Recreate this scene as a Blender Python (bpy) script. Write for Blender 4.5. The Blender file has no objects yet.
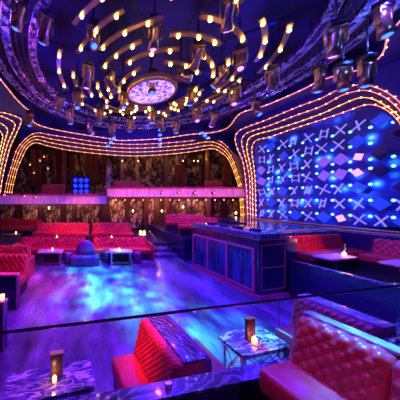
import bpy, bmesh, math, random
from mathutils import Vector, Matrix
random.seed(7)
C = bpy.context.scene.collection
S = bpy.context.scene
R = math.radians
PI = math.pi
EYE = 2.4
F = 200.0
PX0 = 100.0
A = R(13)
U = Vector((math.cos(A), math.sin(A), 0)); V = Vector((-math.sin(A), math.cos(A), 0))

# ------------------------------------------------------------------ helpers
class MB:
    def __init__(s): s.v = []; s.f = []; s.sm = []
    def add(s, vs, fs, smooth=False, M=None):
        n = len(s.v)
        s.v += [(M @ Vector(p)) if M else Vector(p) for p in vs]
        s.f += [tuple(i + n for i in f) for f in fs]; s.sm += [smooth] * len(fs)
        return s
    def box(s, c, d, rz=0, M=None, bev=0):
        x, y, z = d[0]/2, d[1]/2, d[2]/2
        m = Matrix.Translation(c) @ Matrix.Rotation(rz, 4, 'Z')
        if M: m = M @ m
        if bev <= 0:
            vs = [(-x,-y,-z),(x,-y,-z),(x,y,-z),(-x,y,-z),(-x,-y,z),(x,-y,z),(x,y,z),(-x,y,z)]
            return s.add(vs, [(0,3,2,1),(4,5,6,7),(0,1,5,4),(1,2,6,5),(2,3,7,6),(3,0,4,7)], M=m)
        bm = bmesh.new(); bmesh.ops.create_cube(bm, size=1)
        for v in bm.verts: v.co = Vector((v.co.x*d[0], v.co.y*d[1], v.co.z*d[2]))
        bmesh.ops.bevel(bm, geom=list(bm.edges), offset=bev, segments=3, profile=.5, affect='EDGES')
        bm.verts.index_update()
        s.add([v.co.copy() for v in bm.verts], [[v.index for v in f.verts] for f in bm.faces], True, m); bm.free()
        return s
    def prism(s, pts, z0, z1, M=None):
        n = len(pts)
        a = sum(pts[i][0]*pts[(i+1)%n][1]-pts[(i+1)%n][0]*pts[i][1] for i in range(n))
        if a < 0: pts = pts[::-1]
        vs = [(p[0],p[1],z0) for p in pts] + [(p[0],p[1],z1) for p in pts]
        fs = [tuple(range(n-1,-1,-1)), tuple(range(n,2*n))] + [(i,(i+1)%n,n+(i+1)%n,n+i) for i in range(n)]
        return s.add(vs, fs, M=M)
    def tube(s, pts, r, n=8, closed=False, smooth=True, M=None):
        pts = [Vector(p) for p in pts]; N = len(pts); vs = []; fs = []
        rr = r if isinstance(r, (list, tuple)) else [r]*N
        for i, p in enumerate(pts):
            if closed: t = pts[(i+1)%N]-pts[i-1]
            else: t = pts[min(i+1,N-1)]-pts[max(i-1,0)]
            t.normalize()
            up = Vector((0,0,1)) if abs(t.z) < .95 else Vector((0,1,0))
            a = t.cross(up).normalized(); b = a.cross(t)
            for k in range(n):
                q = 2*PI*k/n; vs.append(p + a*math.cos(q)*rr[i] + b*math.sin(q)*rr[i])
        for i in range(N if closed else N-1):
            for k in range(n):
                j = (i+1)%N; fs.append((i*n+k, i*n+(k+1)%n, j*n+(k+1)%n, j*n+k))
        if not closed: fs += [tuple(range(n-1,-1,-1)), tuple((N-1)*n+k for k in range(n))]
        return s.add(vs, fs, smooth, M)
    def bar(s, a, b, w, M=None): return s.tube([a,b], w, 4, smooth=False, M=M)
    def lathe(s, prof, n=20, c=(0,0,0), M=None, smooth=True, cap=True):
        vs = []; fs = []
        for r, z in prof:
            for k in range(n): vs.append((c[0]+r*math.cos(2*PI*k/n), c[1]+r*math.sin(2*PI*k/n), c[2]+z))
        for i in range(len(prof)-1):
            for k in range(n): fs.append((i*n+k, i*n+(k+1)%n, (i+1)*n+(k+1)%n, (i+1)*n+k))
        if cap: fs.append(tuple(range(n-1,-1,-1))); fs.append(tuple((len(prof)-1)*n+k for k in range(n)))
        return s.add(vs, fs, smooth, M)
    def loft(s, a, b):
        n = len(a)
        return s.add(list(a)+list(b), [(i,i+1,n+i+1,n+i) for i in range(n-1)])
    def build(s, name, mat, parent=None):
        me = bpy.data.meshes.new(name); me.from_pydata([tuple(p) for p in s.v], [], s.f); me.update()
        me.polygons.foreach_set('use_smooth', s.sm)
        me.materials.append(mat)
        o = bpy.data.objects.new(name, me); C.objects.link(o)
        if parent: o.parent = parent
        return o

def tag(o, label=None, cat=None, group=None, kind=None):
    if label: o['label'] = label
    if cat: o['category'] = cat
    if group: o['group'] = group
    if kind: o['kind'] = kind
    return o
def thing(name, label, cat, loc=(0,0,0), rz=0, group=None):
    o = bpy.data.objects.new(name, None); C.objects.link(o); o.empty_display_size = .1
    o.location = loc; o.rotation_euler = (0,0,rz)
    return tag(o, label, cat, group)
def dup(root, loc, rz, label, group=None):
    r = root.copy(); C.objects.link(r); r.location = loc; r.rotation_euler = (0,0,rz); r['label'] = label
    if group: r['group'] = group
    for ch in list(root.children):
        c = ch.copy(); C.objects.link(c); c.parent = r
        for g in list(ch.children):
            d = g.copy(); C.objects.link(d); d.parent = c
    return r
def struct(o): o['kind'] = 'structure'; return o
def at(px, py, Y): return Vector(((px-PX0)*Y/F, Y, EYE+(200-py)*Y/F))
def resample(pts, n, closed=False):
    P = [Vector(p) for p in pts]; N = len(P); out = []
    m = N if closed else N-1
    dense = []
    for i in range(m):
        if closed: p0,p1,p2,p3 = P[i-1],P[i],P[(i+1)%N],P[(i+2)%N]
        else: p0,p1,p2,p3 = P[max(i-1,0)],P[i],P[i+1],P[min(i+2,N-1)]
        for k in range(10):
            t = k/10
            dense.append(.5*((2*p1)+(-p0+p2)*t+(2*p0-5*p1+4*p2-p3)*t*t+(-p0+3*p1-3*p2+p3)*t**3))
    dense.append(P[0].copy() if closed else P[-1].copy())
    L = [0]
    for i in range(1,len(dense)): L.append(L[-1]+(dense[i]-dense[i-1]).length)
    cnt = n if closed else n-1; j = 0
    for k in range(n):
        d = L[-1]*k/cnt
        while j < len(L)-2 and L[j+1] < d: j += 1
        t = (d-L[j])/max(L[j+1]-L[j],1e-9); out.append(dense[j].lerp(dense[j+1], min(max(t,0),1)))
    return out

# ------------------------------------------------------------------ materials
def mat(name, col, rough=.5, metal=0, emit=None, es=0, alpha=1, spec=.5, coat=0):
    m = bpy.data.materials.new(name); m.use_nodes = True
    b = m.node_tree.nodes['Principled BSDF']
    b.inputs['Base Color'].default_value = (*col,1); b.inputs['Roughness'].default_value = rough
    b.inputs['Metallic'].default_value = metal; b.inputs['Specular IOR Level'].default_value = spec
    b.inputs['Coat Weight'].default_value = coat
    if emit: b.inputs['Emission Color'].default_value = (*emit,1); b.inputs['Emission Strength'].default_value = es
    return m
def ramp(m, stops, fac, to='Base Color', const=False):
    nt = m.node_tree; r = nt.nodes.new('ShaderNodeValToRGB'); b = nt.nodes['Principled BSDF']
    if const: r.color_ramp.interpolation = 'CONSTANT'
    el = r.color_ramp.elements
    while len(el) < len(stops): el.new(.5)
    for e, (p, c) in zip(el, stops): e.position = p; e.color = (*c,1)
    nt.links.new(fac, r.inputs[0]); nt.links.new(r.outputs[0], b.inputs[to]); return r
def tex(m, kind, scale, **kw):
    nt = m.node_tree; t = nt.nodes.new(kind); tc = nt.nodes.new('ShaderNodeTexCoord'); mp = nt.nodes.new('ShaderNodeMapping')
    st = kw.pop('stretch', None); rot = kw.pop('rot', None); co = kw.pop('co', 'Object')
    if st: mp.inputs['Scale'].default_value = st
    if rot: mp.inputs['Rotation'].default_value = rot
    nt.links.new(tc.outputs[co], mp.inputs[0]); nt.links.new(mp.outputs[0], t.inputs['Vector'])
    if 'Scale' in t.inputs: t.inputs['Scale'].default_value = scale
    for k, v in kw.items(): t.inputs[k].default_value = v
    return t
def bump(m, sock, s=.3, d=.01):
    nt = m.node_tree; b = nt.nodes.new('ShaderNodeBump'); b.inputs['Strength'].default_value = s; b.inputs['Distance'].default_value = d
    nt.links.new(sock, b.inputs['Height']); nt.links.new(b.outputs[0], nt.nodes['Principled BSDF'].inputs['Normal'])
M = {}
def leather(n, c, rough=.38):
    m = mat(n, c, rough); t = tex(m, 'ShaderNodeTexNoise', 9, Detail=4)
    ramp(m, [(.3, tuple(x*.75 for x in c)), (.7, tuple(min(1,x*1.2) for x in c))], t.outputs['Fac'])
    t2 = tex(m, 'ShaderNodeTexNoise', 60, Detail=2); bump(m, t2.outputs['Fac'], .15, .004); return m
M['red_leather'] = leather('red_leather', (.6,.04,.07))
M['wine_leather'] = leather('wine_leather', (.36,.055,.12), .27)
M['seat_leather'] = leather('seat_leather', (.42,.06,.11), .28)
M['purple_leather'] = leather('purple_leather', (.2,.03,.25), .35)
M['dark'] = mat('dark', (.02,.02,.035), .35)
M['darkmetal'] = mat('darkmetal', (.06,.06,.09), .35, .7)
M['steel'] = mat('steel', (.6,.6,.68), .25, 1)
M['gold'] = mat('gold', (.8,.55,.2), .3, 1)
M['goldpaint'] = mat('goldpaint', (.5,.34,.14), .4, .6)
M['fixture'] = mat('fixture', (.55,.36,.2), .28, .85)
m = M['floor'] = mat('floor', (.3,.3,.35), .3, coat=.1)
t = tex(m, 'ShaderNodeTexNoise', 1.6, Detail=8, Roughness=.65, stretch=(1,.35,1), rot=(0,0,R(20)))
ramp(m, [(.36,(.04,.03,.08)),(.5,(.16,.13,.28)),(.64,(.5,.42,.72))], t.outputs['Fac'])  # grey floor; blue-violet of the wash put into its colour
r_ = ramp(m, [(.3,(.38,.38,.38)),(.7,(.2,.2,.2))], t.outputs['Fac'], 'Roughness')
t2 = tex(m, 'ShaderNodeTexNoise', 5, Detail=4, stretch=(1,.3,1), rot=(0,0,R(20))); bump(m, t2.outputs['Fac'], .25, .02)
m = M['carpet'] = mat('carpet', (.05,.04,.08), .8)
m = M['marble'] = mat('marble', (.3,.25,.5), .12, coat=.5)
t = tex(m, 'ShaderNodeTexNoise', 5.5, Detail=6, Distortion=.6, stretch=(.45,1.7,1), rot=(0,0,R(-30)))
ramp(m, [(.36,(.02,.02,.1)),(.42,(.45,.4,.6)),(.45,(.06,.05,.22)),(.52,(.1,.08,.32)),(.56,(.85,.8,.95)),(.6,(.2,.16,.45)),(.7,(.04,.03,.16))], t.outputs['Fac'])
m = M['ledge'] = mat('ledge', (.1,.1,.2), .2, coat=.6)
t = tex(m, 'ShaderNodeTexWave', 5, Distortion=12, Detail=5, rot=(0,0,R(60)))
ramp(m, [(.2,(.035,.035,.1)),(.8,(.08,.08,.2)),(1,(.26,.26,.45))], t.outputs['Fac'])
m = M['litledge'] = mat('litledge', (.3,.35,.6), .16, coat=.6)
t = tex(m, 'ShaderNodeTexNoise', 9, Detail=4); ramp(m, [(.3,(.1,.13,.3)),(.6,(.3,.38,.62)),(.75,(.85,.88,.95))], t.outputs['Fac']); bump(m, t.outputs['Fac'], .8, .03)  # blue light and pale highlights put into the ledge colour
m = M['ceiling'] = mat('ceiling', (.2,.18,.4), .6)
t = tex(m, 'ShaderNodeTexVoronoi', 1.1); ramp(m, [(.25,(.004,.003,.02)),(.75,(.04,.03,.22))], t.outputs['Distance'])
M['soffit'] = mat('soffit', (.025,.02,.3), .45)
m = M['backband'] = mat('backband', (.07,.025,.2), .4)
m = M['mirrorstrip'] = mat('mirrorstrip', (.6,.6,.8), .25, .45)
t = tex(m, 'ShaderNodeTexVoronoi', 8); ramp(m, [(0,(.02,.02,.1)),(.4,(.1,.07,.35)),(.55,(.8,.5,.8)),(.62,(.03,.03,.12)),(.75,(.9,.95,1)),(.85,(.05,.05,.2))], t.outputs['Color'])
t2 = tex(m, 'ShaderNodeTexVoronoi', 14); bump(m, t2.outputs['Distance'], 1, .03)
m = M['mural'] = mat('mural', (.4,.3,.2), .5)
t = tex(m, 'ShaderNodeTexNoise', 3.2, Detail=7, Roughness=.7, stretch=(1,1,.55)); ramp(m, [(.44,(.02,.012,.02)),(.52,(.25,.16,.1)),(.6,(.9,.75,.5))], t.outputs['Fac'])
m = M['fascia'] = mat('fascia', (.8,.7,.75), .5)
t = tex(m, 'ShaderNodeTexNoise', 9, Detail=3, stretch=(3,1,.25)); ramp(m, [(.35,(.5,.38,.45)),(.65,(.9,.8,.85))], t.outputs['Fac'])
m = M['curtain'] = mat('curtain', (.35,.1,.06), .8)
t = tex(m, 'ShaderNodeTexWave', 3.5, Distortion=1.5); ramp(m, [(0,(.03,.01,.015)),(1,(.2,.05,.035))], t.outputs['Fac'])
M['bulb'] = mat('bulb', (1,.8,.5), .4, emit=(1,.52,.13), es=10)
M['smallbulb'] = mat('smallbulb', (1,.8,.5), .4, emit=(1,.5,.2), es=5)
M['ledgold'] = mat('ledgold', (1,.7,.3), .4, emit=(1,.3,.035), es=1.8)
M['ledyellow'] = mat('ledyellow', (1,.8,.3), .4, emit=(1,.42,.03), es=1.8)
M['ledpink'] = mat('ledpink', (1,.5,.6), .4, emit=(1,.17,.13), es=1.8)
M['lensblue'] = mat('lensblue', (.2,.3,1), .3, emit=(.02,.09,1), es=5)
M['lensviolet'] = mat('lensviolet', (.6,.3,1), .3, emit=(.45,.12,1), es=5)
M['flame'] = mat('flame', (1,.6,.3), .4, emit=(1,.38,.08), es=14)
M['wax'] = mat('wax', (1,.75,.55), .4, emit=(1,.35,.12), es=3)
M['redlamp'] = mat('redlamp', (1,.2,.2), .3, emit=(1,.15,.12), es=4)
M['bluelamp'] = mat('bluelamp', (.2,.3,1), .3, emit=(.01,.03,1), es=1.3)
M['dotlamp'] = mat('dotlamp', (1,.9,.7), .3, emit=(1,.7,.4), es=10)
m = M['screen'] = mat('screen', (.02,.03,.2), .3, emit=(.01,.03,.6), es=1)
t = tex(m, 'ShaderNodeTexVoronoi', 2.0); ramp(m, [(.08,(.4,.9,1)),(.2,(.01,.3,1)),(.36,(.0,.012,.55)),(.58,(.0,.0,.05))], t.outputs['Distance'], 'Emission Color')  # cyan halos around the backlights are put into the emission colour
m.node_tree.nodes['Principled BSDF'].inputs['Emission Strength'].default_value = .85
M['tileblue'] = mat('tileblue', (.1,.2,.8), .25, emit=(.005,.04,.6), es=.7)  # plate and cross materials glow in place of light falling on them
M['tilepurple'] = mat('tilepurple', (.4,.3,.9), .25, emit=(.2,.08,.8), es=.8)
M['tilewhite'] = mat('tilewhite', (.9,.6,.9), .25, emit=(.9,.42,1), es=1.1)
M['tiledark'] = mat('tiledark', (.02,.03,.1), .2)
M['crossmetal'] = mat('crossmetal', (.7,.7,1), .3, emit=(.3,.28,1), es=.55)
M['cyanlamp'] = mat('cyanlamp', (.3,.8,1), .3, emit=(.25,.75,1), es=1.8)
M['boothblue'] = mat('boothblue', (.02,.018,.1), .22, coat=.5)
m = M['boothpanel'] = mat('boothpanel', (.05,.1,.6), .3, coat=.4)
t = tex(m, 'ShaderNodeTexNoise', 3, Detail=4, stretch=(6,6,.4)); ramp(m, [(.38,(.006,.006,.04)),(.66,(.03,.09,.38))], t.outputs['Fac'])
M['boothtrim'] = mat('boothtrim', (.75,.12,.3), .35)
M['wood'] = mat('wood', (.1,.04,.03), .3)
M['medallion_rim'] = mat('medallion_rim', (.9,.6,.25), .3, .6)
M['lampgold'] = mat('lampgold', (1,.8,.4), .4, emit=(1,.55,.12), es=8)
# glass: thin clear sheet
g = bpy.data.materials.new('clear_glass'); g.use_nodes = True; nt = g.node_tree
nt.nodes.remove(nt.nodes['Principled BSDF']); out = nt.nodes['Material Output']
tr = nt.nodes.new('ShaderNodeBsdfTransparent'); tr.inputs[0].default_value = (.95,.95,.97,1)
gl = nt.nodes.new('ShaderNodeBsdfGlossy'); gl.inputs['Roughness'].default_value = .02
lw = nt.nodes.new('ShaderNodeLayerWeight'); pw = nt.nodes.new('ShaderNodeMath'); pw.operation = 'POWER'; pw.inputs[1].default_value = 4
fr = nt.nodes.new('ShaderNodeMath'); fr.operation = 'MULTIPLY_ADD'; fr.inputs[1].default_value = .5; fr.inputs[2].default_value = .03
nt.links.new(lw.outputs['Facing'], pw.inputs[0]); nt.links.new(pw.outputs[0], fr.inputs[0])
mx = nt.nodes.new('ShaderNodeMixShader')
nt.links.new(fr.outputs[0], mx.inputs[0]); nt.links.new(tr.outputs[0], mx.inputs[1]); nt.links.new(gl.outputs[0], mx.inputs[2]); nt.links.new(mx.outputs[0], out.inputs[0])
M['glass'] = g
# lit carved disc of the medallion
m = M['medallion'] = mat('medallion', (.8,.7,1), .4, emit=(.5,.3,1), es=.95)
t = tex(m, 'ShaderNodeTexVoronoi', 5.5); t.feature = 'DISTANCE_TO_EDGE'
ramp(m, [(0,(1,.6,.85)),(.08,(.6,.3,1)),(.22,(.08,.03,.55))], t.outputs['Distance'], 'Emission Color')

# ------------------------------------------------------------------ setting
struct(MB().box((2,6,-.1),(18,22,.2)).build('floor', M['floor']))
# raised viewing platform with knee wall carrying the glass
GS = .197
def gy(x): return 1.51+GS*x
struct(MB().prism([(-3.5,gy(-3.5)-.06),(5.0,gy(5.0)-.06),(5.0,-3),(-3.5,-3)],.0,.6).build('viewing_platform', M['carpet']))
struct(MB().prism([(-3.5,gy(-3.5)-.055),(5.0,gy(5.0)-.055),(5.0,gy(5.0)+.05),(-3.5,gy(-3.5)+.05)],.0,.855).build('wall_knee', M['boothblue']))
struct(MB().prism([(-3.5,gy(-3.5)-.07),(5.0,gy(5.0)-.07),(5.0,gy(5.0)+.065),(-3.5,gy(-3.5)+.065)],.855,.88).build('trim_1', M['ledge']))
# back tier and stairs
struct(MB().prism([(-7,8.95),(1.6,8.95),(2.55,9.3),(3.6,9.3),(3.6,13.2),(-7,13.2)],0,.4).build('floor_tier', M['carpet']))
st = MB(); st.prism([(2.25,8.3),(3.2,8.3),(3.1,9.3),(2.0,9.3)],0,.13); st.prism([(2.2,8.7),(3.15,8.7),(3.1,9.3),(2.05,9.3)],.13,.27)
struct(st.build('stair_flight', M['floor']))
struct(MB().prism([(3.12,9.9),(3.32,7.9),(6.2,8.3),(6.0,13.2),(3.12,13.2)],0,.85).build('raised_lounge', M['boothblue']))
# outer shell
struct(MB().box((-7.1,5,3.7),(.2,20,7.6)).build('wall_left', M['soffit']))
struct(MB().box((2.2,-4.1,3.7),(19,.2,7.6)).build('wall_front', M['dark']))
struct(MB().box((11.4,5,3.7),(.2,20,7.6)).build('wall_right', M['soffit']))
struct(MB().box((2.2,17.1,3.7),(19,.2,7.6)).build('wall_back', M['mural']))
struct(MB().box((2.2,6.5,7.35),(18.6,21.4,.1)).build('ceiling', M['ceiling']))
struct(MB().box((1.5,13.3,1.4),(16,.12,2.3)).build('wall_lower', M['wood']))
# balcony floor, behind the two fascias
struct(MB().prism([(-7,9.9),(-5,10.0),(.25,10.35),(.25,17),(-7,17)],2.35,2.5).build('floor_balcony', M['dark']))
struct(MB().prism([(.25,11.3),(8.7,11.3),(9.6,17),(.25,17)],2.62,2.75).build('floor_balcony', M['dark']))

# --- arches: lit lines traced on their walls
def back(px, py):
    k = (px-PX0)/F; Y = 12.6/(1-.05*k); return at(px, py, Y)
V0 = Vector((8.2,10.4,0))
def vid(px, py):
    k = (px-PX0)/F
    t = (k*V0.y-V0.x)/(math.sin(A)+k*math.cos(A)); p = V0 - V*t
    return at(px, py, p.y)
def left(px, py): return at(px, py, 9.6+px*.03)
BO = [(4,200),(6,187),(9,175),(12,165),(17.5,149),(28,137),(38,133),(50,135),(70,138),(100,142.5),(130,144.5),(160,143.5),(190,141),(204,138.5),(215,139.5),(225,145),(232,155),(238,171),(243,190),(245,222)]
BI = [(11,200),(13,187),(15.5,177),(18,168),(26,150),(31,144.5),(37,143),(50,146.5),(70,150.5),(100,154),(130,156),(160,155),(190,152),(205,149.5),(214,149),(223,154),(229,161),(235,176),(239,192),(241,222)]
back_lines = []
for k in range(4):
    f = k/3
    back_lines.append([back(a[0]*(1-f)+b[0]*f, a[1]*(1-f)+b[1]*f) for a, b in zip(BO, BI)])
V1 = [(248,225),(247,200),(246,185),(243,163),(237,148),(235,138),(239,131),(250,126),(264,121),(298,107),(320,99),(338,90),(356,85.5),(372,87),(388,94),(402,106),(410,120),(415,150),(420,200),(425,228)]
V2 = [(250.5,225),(250,200),(249.5,180),(247,165),(243,150),(241.5,141),(245,134.5),(254,130.5),(266,127),(292,117),(320,107),(342,95.5),(360,91),(372,92.5),(386,99),(400,112),(407,126),(412,150),(417,200),(422,228)]
V3 = [(253,225),(252.5,200),(252,180),(250,165),(247,152),(247,143),(250,137.5),(258,134),(270,131),(290,125),(320,114.5),(340,105.5),(358,98.5),(372,99.5),(386,107),(399,118),(404,130),(409,150),(414,200),(419,228)]
V4 = [(256,225),(255.5,200),(255,180),(253.5,165),(252,155),(252,147),(254.5,142),(259,139.5),(270,137),(290,130),(320,120.5),(345,112),(364,105.5),(376,106),(388,112),(398,122),(402,132),(406,150),(411,200),(416,228)]
vid_lines = [[vid(*p) for p in L] for L in (V1,V2,V3,V4)]
L1 = [(-25,107),(-8,111),(6,113.5),(14,116),(20,118.5),(21.5,122),(17.5,132),(11,146),(7,160),(3.5,175),(1,190),(0,202)]
L2 = [(-25,112),(-8,115),(0,116),(10,120),(15,124),(14.5,129),(8,144),(4,158),(1,172),(-2,190),(-3,202)]
L3 = [(-25,118),(-8,121),(0,123),(6,127),(8,131),(6.5,137),(3,150),(0,164),(-3,178),(-6,190),(-7,202)]
L4 = [(-25,124),(-12,126),(-4,129),(0,131),(3,136),(1.5,145),(-2,158),(-5,170),(-7,180),(-10,190),(-11,202)]
left_lines = [[left(*p) for p in L] for L in (L1,L2,L3,L4)]
NR = 140
def surround(lines, name, material):
    mb = MB()
    for a, b in zip(lines[:-1], lines[1:]):
        ra, rb = resample(a, NR), resample(b, NR)
        # stepped moulding: riser and tread between neighbouring lines
        off = Vector((0,.07,0)); mid = [p + off for p in rb]
        mb.loft(ra, [p + off for p in ra]); mb.loft([p + off for p in ra], mid); mb.loft(mid, rb)
    o = mb.build(name, material); return struct(o)
surround(back_lines, 'trim_2', M['backband']); surround(vid_lines, 'trim_3', M['backband']); surround(left_lines, 'trim_4', M['backband'])
# wall surfaces above the arches up to the soffit
def above(line, name, m_, i0=0, i1=None, top=6.95):
    r = resample(line, NR)[i0:i1]
    return struct(MB().loft([p+Vector((0,.02,0)) for p in r], [Vector((p.x,p.y+.02,top)) for p in r]).build(name, m_))
above(back_lines[0], 'wall_upper', M['soffit'], 22, 122); above(vid_lines[0], 'wall_side', M['soffit'], 24, 116)
above(left_lines[0], 'wall_corner', M['soffit'], 0, 62)
rb = resample(back_lines[0], NR); rv = resample(vid_lines[0], NR)
n = 34; struct(MB().loft(rb[-n:][::-1], rv[:n]).build('wall_pier', M['backband']))
def light_line(name, pts, lab, m_, r=.012, nb=45, group=None, closed=False, bulbr=.024):
    t_ = thing(name, lab, 'light strip', (0,0,0), 0, group)
    P = resample(pts, 160, closed); MB().tube(P, r, 6, closed).build('light_tube', m_, t_)
    b0 = None; Q = resample(pts, nb, closed)
    me = MB().lathe([(.001,-bulbr),(bulbr*.8,-bulbr*.6),(bulbr,0),(bulbr*.8,bulbr*.6),(.001,bulbr)], 8).build('bulb', M['smallbulb'], t_)
    me.location = Q[0]+Vector((0,-.02,0))
    for q in Q[1:]:
        c = me.copy(); C.objects.link(c); c.parent = t_; c.location = q+Vector((0,-.02,0))
    return t_
words = ['outermost and highest', 'second from the outside', 'third from the outside', 'innermost and lowest']
for k in range(4):
    light_line('arch_light_strip', [p+Vector((0,-.03,0)) for p in back_lines[k]], 'golden bulb-lined strip over the back balcony opening, %s of its four' % words[k], [M['ledpink'],M['ledgold'],M['ledgold'],M['ledgold']][k], group='strips arching over the balcony')
    light_line('arch_light_strip', [p+Vector((-.02,-.03,0)) for p in vid_lines[k]], 'bulb-lined strip around the blue screen wall, %s of four' % words[k], [M['ledpink'],M['ledpink'],M['ledyellow'],M['ledpink']][k], nb=50, group='strips framing the screen wall')
    light_line('arch_light_strip', [p+Vector((0,-.03,0)) for p in left_lines[k]], 'golden strip curling down at the left frame edge, %s of four' % words[k], M['ledyellow'] if k > 1 else M['ledgold'], nb=26, group='strips curling down at the left edge')

# --- ceiling: opening outline, soffit and cove
H = 4.3
CC = Vector((.45*H, 1.571*H, 0))
def ce(px, py):
    Y = F*H/(200-py)
    if Y > 12.35: return at(px, py, 12.35)
    return at(px, py, Y)
trace = [(400,20),(388,35),(384,50),(375,61),(364,68),(345,72),(320,80),(300,90),(265,105),(240,113),(228,127),(213,132),(190,134),(170,137),(150,139),(120,140),(108,138),(73,132.5),(50,128),(34,122),(31,112),(25,107),(16,98),(8,88),(0,78)]
loop = [ce(*p) for p in trace]
RR = 1.275*H
for k in range(1, 20):
    q = R(180) + R(160)*k/20
    loop.append(CC + Vector((math.cos(q)*RR, math.sin(q)*RR, EYE+H)))
inner = resample(loop, 150, True)
bm = bmesh.new()
iv = [bm.verts.new((p.x, p.y, EYE+H+.02)) for p in inner]
ov = [bm.verts.new(p) for p in ((-7,-4,EYE+H+.02),(11.3,-4,EYE+H+.02),(11.3,13.3,EYE+H+.02),(-7,13.3,EYE+H+.02))]
es = [bm.edges.new((iv[i], iv[(i+1)%len(iv)])) for i in range(len(iv))]+[bm.edges.new((ov[i], ov[(i+1)%4])) for i in range(4)]
bmesh.ops.triangle_fill(bm, edges=es, use_beauty=True)
me = bpy.data.meshes.new('soffit'); bm.to_mesh(me); bm.free(); me.materials.append(M['soffit'])
o = bpy.data.objects.new('ceiling_soffit', me); C.objects.link(o); struct(o)
cl = inner+[inner[0]]
struct(MB().loft([Vector((p.x,p.y,EYE+H)) for p in cl], [Vector((p.x,p.y,7.32)) for p in cl]).build('trim_5', M['ceiling']))
light_line('ceiling_edge_strip', [p+Vector((0,0,-.03)) for p in loop], 'pink glowing strip following the wavy edge of the ceiling opening', M['ledpink'], .018, 100, closed=True)

# mirrored rings
def ring_pts(r, z, n=120, a0=0, a1=360):
    return [CC + Vector((math.cos(R(a0+(a1-a0)*k/n))*r, math.sin(R(a0+(a1-a0)*k/n))*r, z)) for k in range(n+(0 if a1-a0>=360 else 1))]
def ribbon(r0, r1, z0, z1, n=120, a0=0, a1=360):
    mb = MB(); full = a1-a0 >= 360; N = n if full else n+1; vs = []
    for k in range(N):
        q = R(a0+(a1-a0)*k/n); c, s_ = math.cos(q), math.sin(q)
        for r, z in ((r0,z0),(r1,z0),(r1,z1),(r0,z1)): vs.append(CC+Vector((c*r, s_*r, z)))
    fs = []
    for k in range(n):
        j = (k+1)%N
        for e in range(4): fs.append((k*4+e, k*4+(e+1)%4, j*4+(e+1)%4, j*4+e))
    if not full: fs += [(0,1,2,3),(n*4+3,n*4+2,n*4+1,n*4)]
    return mb.add(vs, fs)
zc = EYE+H
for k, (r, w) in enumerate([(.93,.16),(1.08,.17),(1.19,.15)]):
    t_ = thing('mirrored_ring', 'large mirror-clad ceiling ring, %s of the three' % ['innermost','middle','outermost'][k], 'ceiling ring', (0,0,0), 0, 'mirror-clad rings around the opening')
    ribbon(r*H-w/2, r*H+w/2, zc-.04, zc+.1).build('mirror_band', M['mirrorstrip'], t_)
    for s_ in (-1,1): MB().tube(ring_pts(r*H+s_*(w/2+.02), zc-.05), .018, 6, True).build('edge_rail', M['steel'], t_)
    for q in range(0,360,20):
        p = CC+Vector((math.cos(R(q))*r*H, math.sin(R(q))*r*H, 0))
        MB().bar((p.x,p.y,zc+.08),(p.x,p.y,7.3),.012).build('hanging_rod', M['darkmetal'], t_)
# dark lighting truss between the rings
t_ = thing('lighting_truss', 'dark ring-shaped lighting truss between the mirrored rings', 'truss')
mb = MB()
for rr_ in (.99*H,1.03*H):
    mb.tube(ring_pts(rr_, zc+.1), .022, 6, True); mb.tube(ring_pts(rr_, zc-.02), .018, 6, True)
mb.build('truss_chord', M['darkmetal'], t_)
mb = MB()
for k in range(72):
    a_ = ring_pts(.99*H, zc+.1, 72)[k]; b_ = ring_pts(1.03*H, zc-.02, 72)[(k+1)%72]; mb.bar(a_, b_, .012)
mb.build('truss_lattice', M['darkmetal'], t_)
# radial beams
for k, q in enumerate(range(15,375,45)):
    d = Vector((math.cos(R(q)), math.sin(R(q)), 0)); a_ = CC+d*1.3+Vector((0,0,7.0)); b_ = CC+d*5.2+Vector((0,0,7.1))
    o = MB().bar(a_, b_, .05).build('ceiling_beam', M['darkmetal']); tag(o, 'dark radial beam running out above the rings of bulbs', 'beam', 'radial beams above the bulb rings')

# bulb rings: broken arcs of strip with bulbs
bulbm = None
rings = [(.30,.87,16),(.385,.89,20),(.47,.91,24),(.56,.93,24),(.655,.95,28),(.76,.965,28)]
ordn = ['innermost','second','third','fourth','fifth','outermost']
for i, (r, hz, nb) in enumerate(rings):
    z = EYE+hz*H
    t_ = thing('bulb_ring', 'ring of curved strips with golden bulbs around the glowing disc, %s%s' % (ordn[i], '' if i in (0,5) else ' ring from the centre'), 'ceiling light ring', (0,0,0), 0, 'bulb rings around the disc')
    off = i*13.7
    step = 360/nb; k = 0
    for k in range(0, nb, 4):
        a0 = off+k*step-step*.35; a1 = off+(k+2)*step+step*.4
        ribbon(r*H-.055, r*H+.055, z, z+.05, 14, a0, a1).build('curved_strip', M['goldpaint'], t_)
        MB().tube(ring_pts(r*H-.06, z+.02, 14, a0, a1), .012, 5).build('strip_rim', M['gold'], t_)
        pm = CC+Vector((math.cos(R((a0+a1)/2))*r*H, math.sin(R((a0+a1)/2))*r*H, 0))
        MB().bar((pm.x,pm.y,z+.04),(pm.x,pm.y,7.3),.01).build('hanging_rod', M['darkmetal'], t_)
    for k in range(nb):
        if k % 4 == 3: continue
        q = R(off+k*step+random.uniform(-2,2)); p = CC+Vector((math.cos(q)*r*H, math.sin(q)*r*H, z-.03))
        if bulbm is None:
            o = MB().lathe([(.012,.045),(.03,.02),(.045,-.01),(.036,-.04),(.002,-.055)], 12).build('bulb', M['bulb'], t_); bulbm = o
        else:
            o = bulbm.copy(); C.objects.link(o); o.parent = t_
        o.location = p
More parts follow.
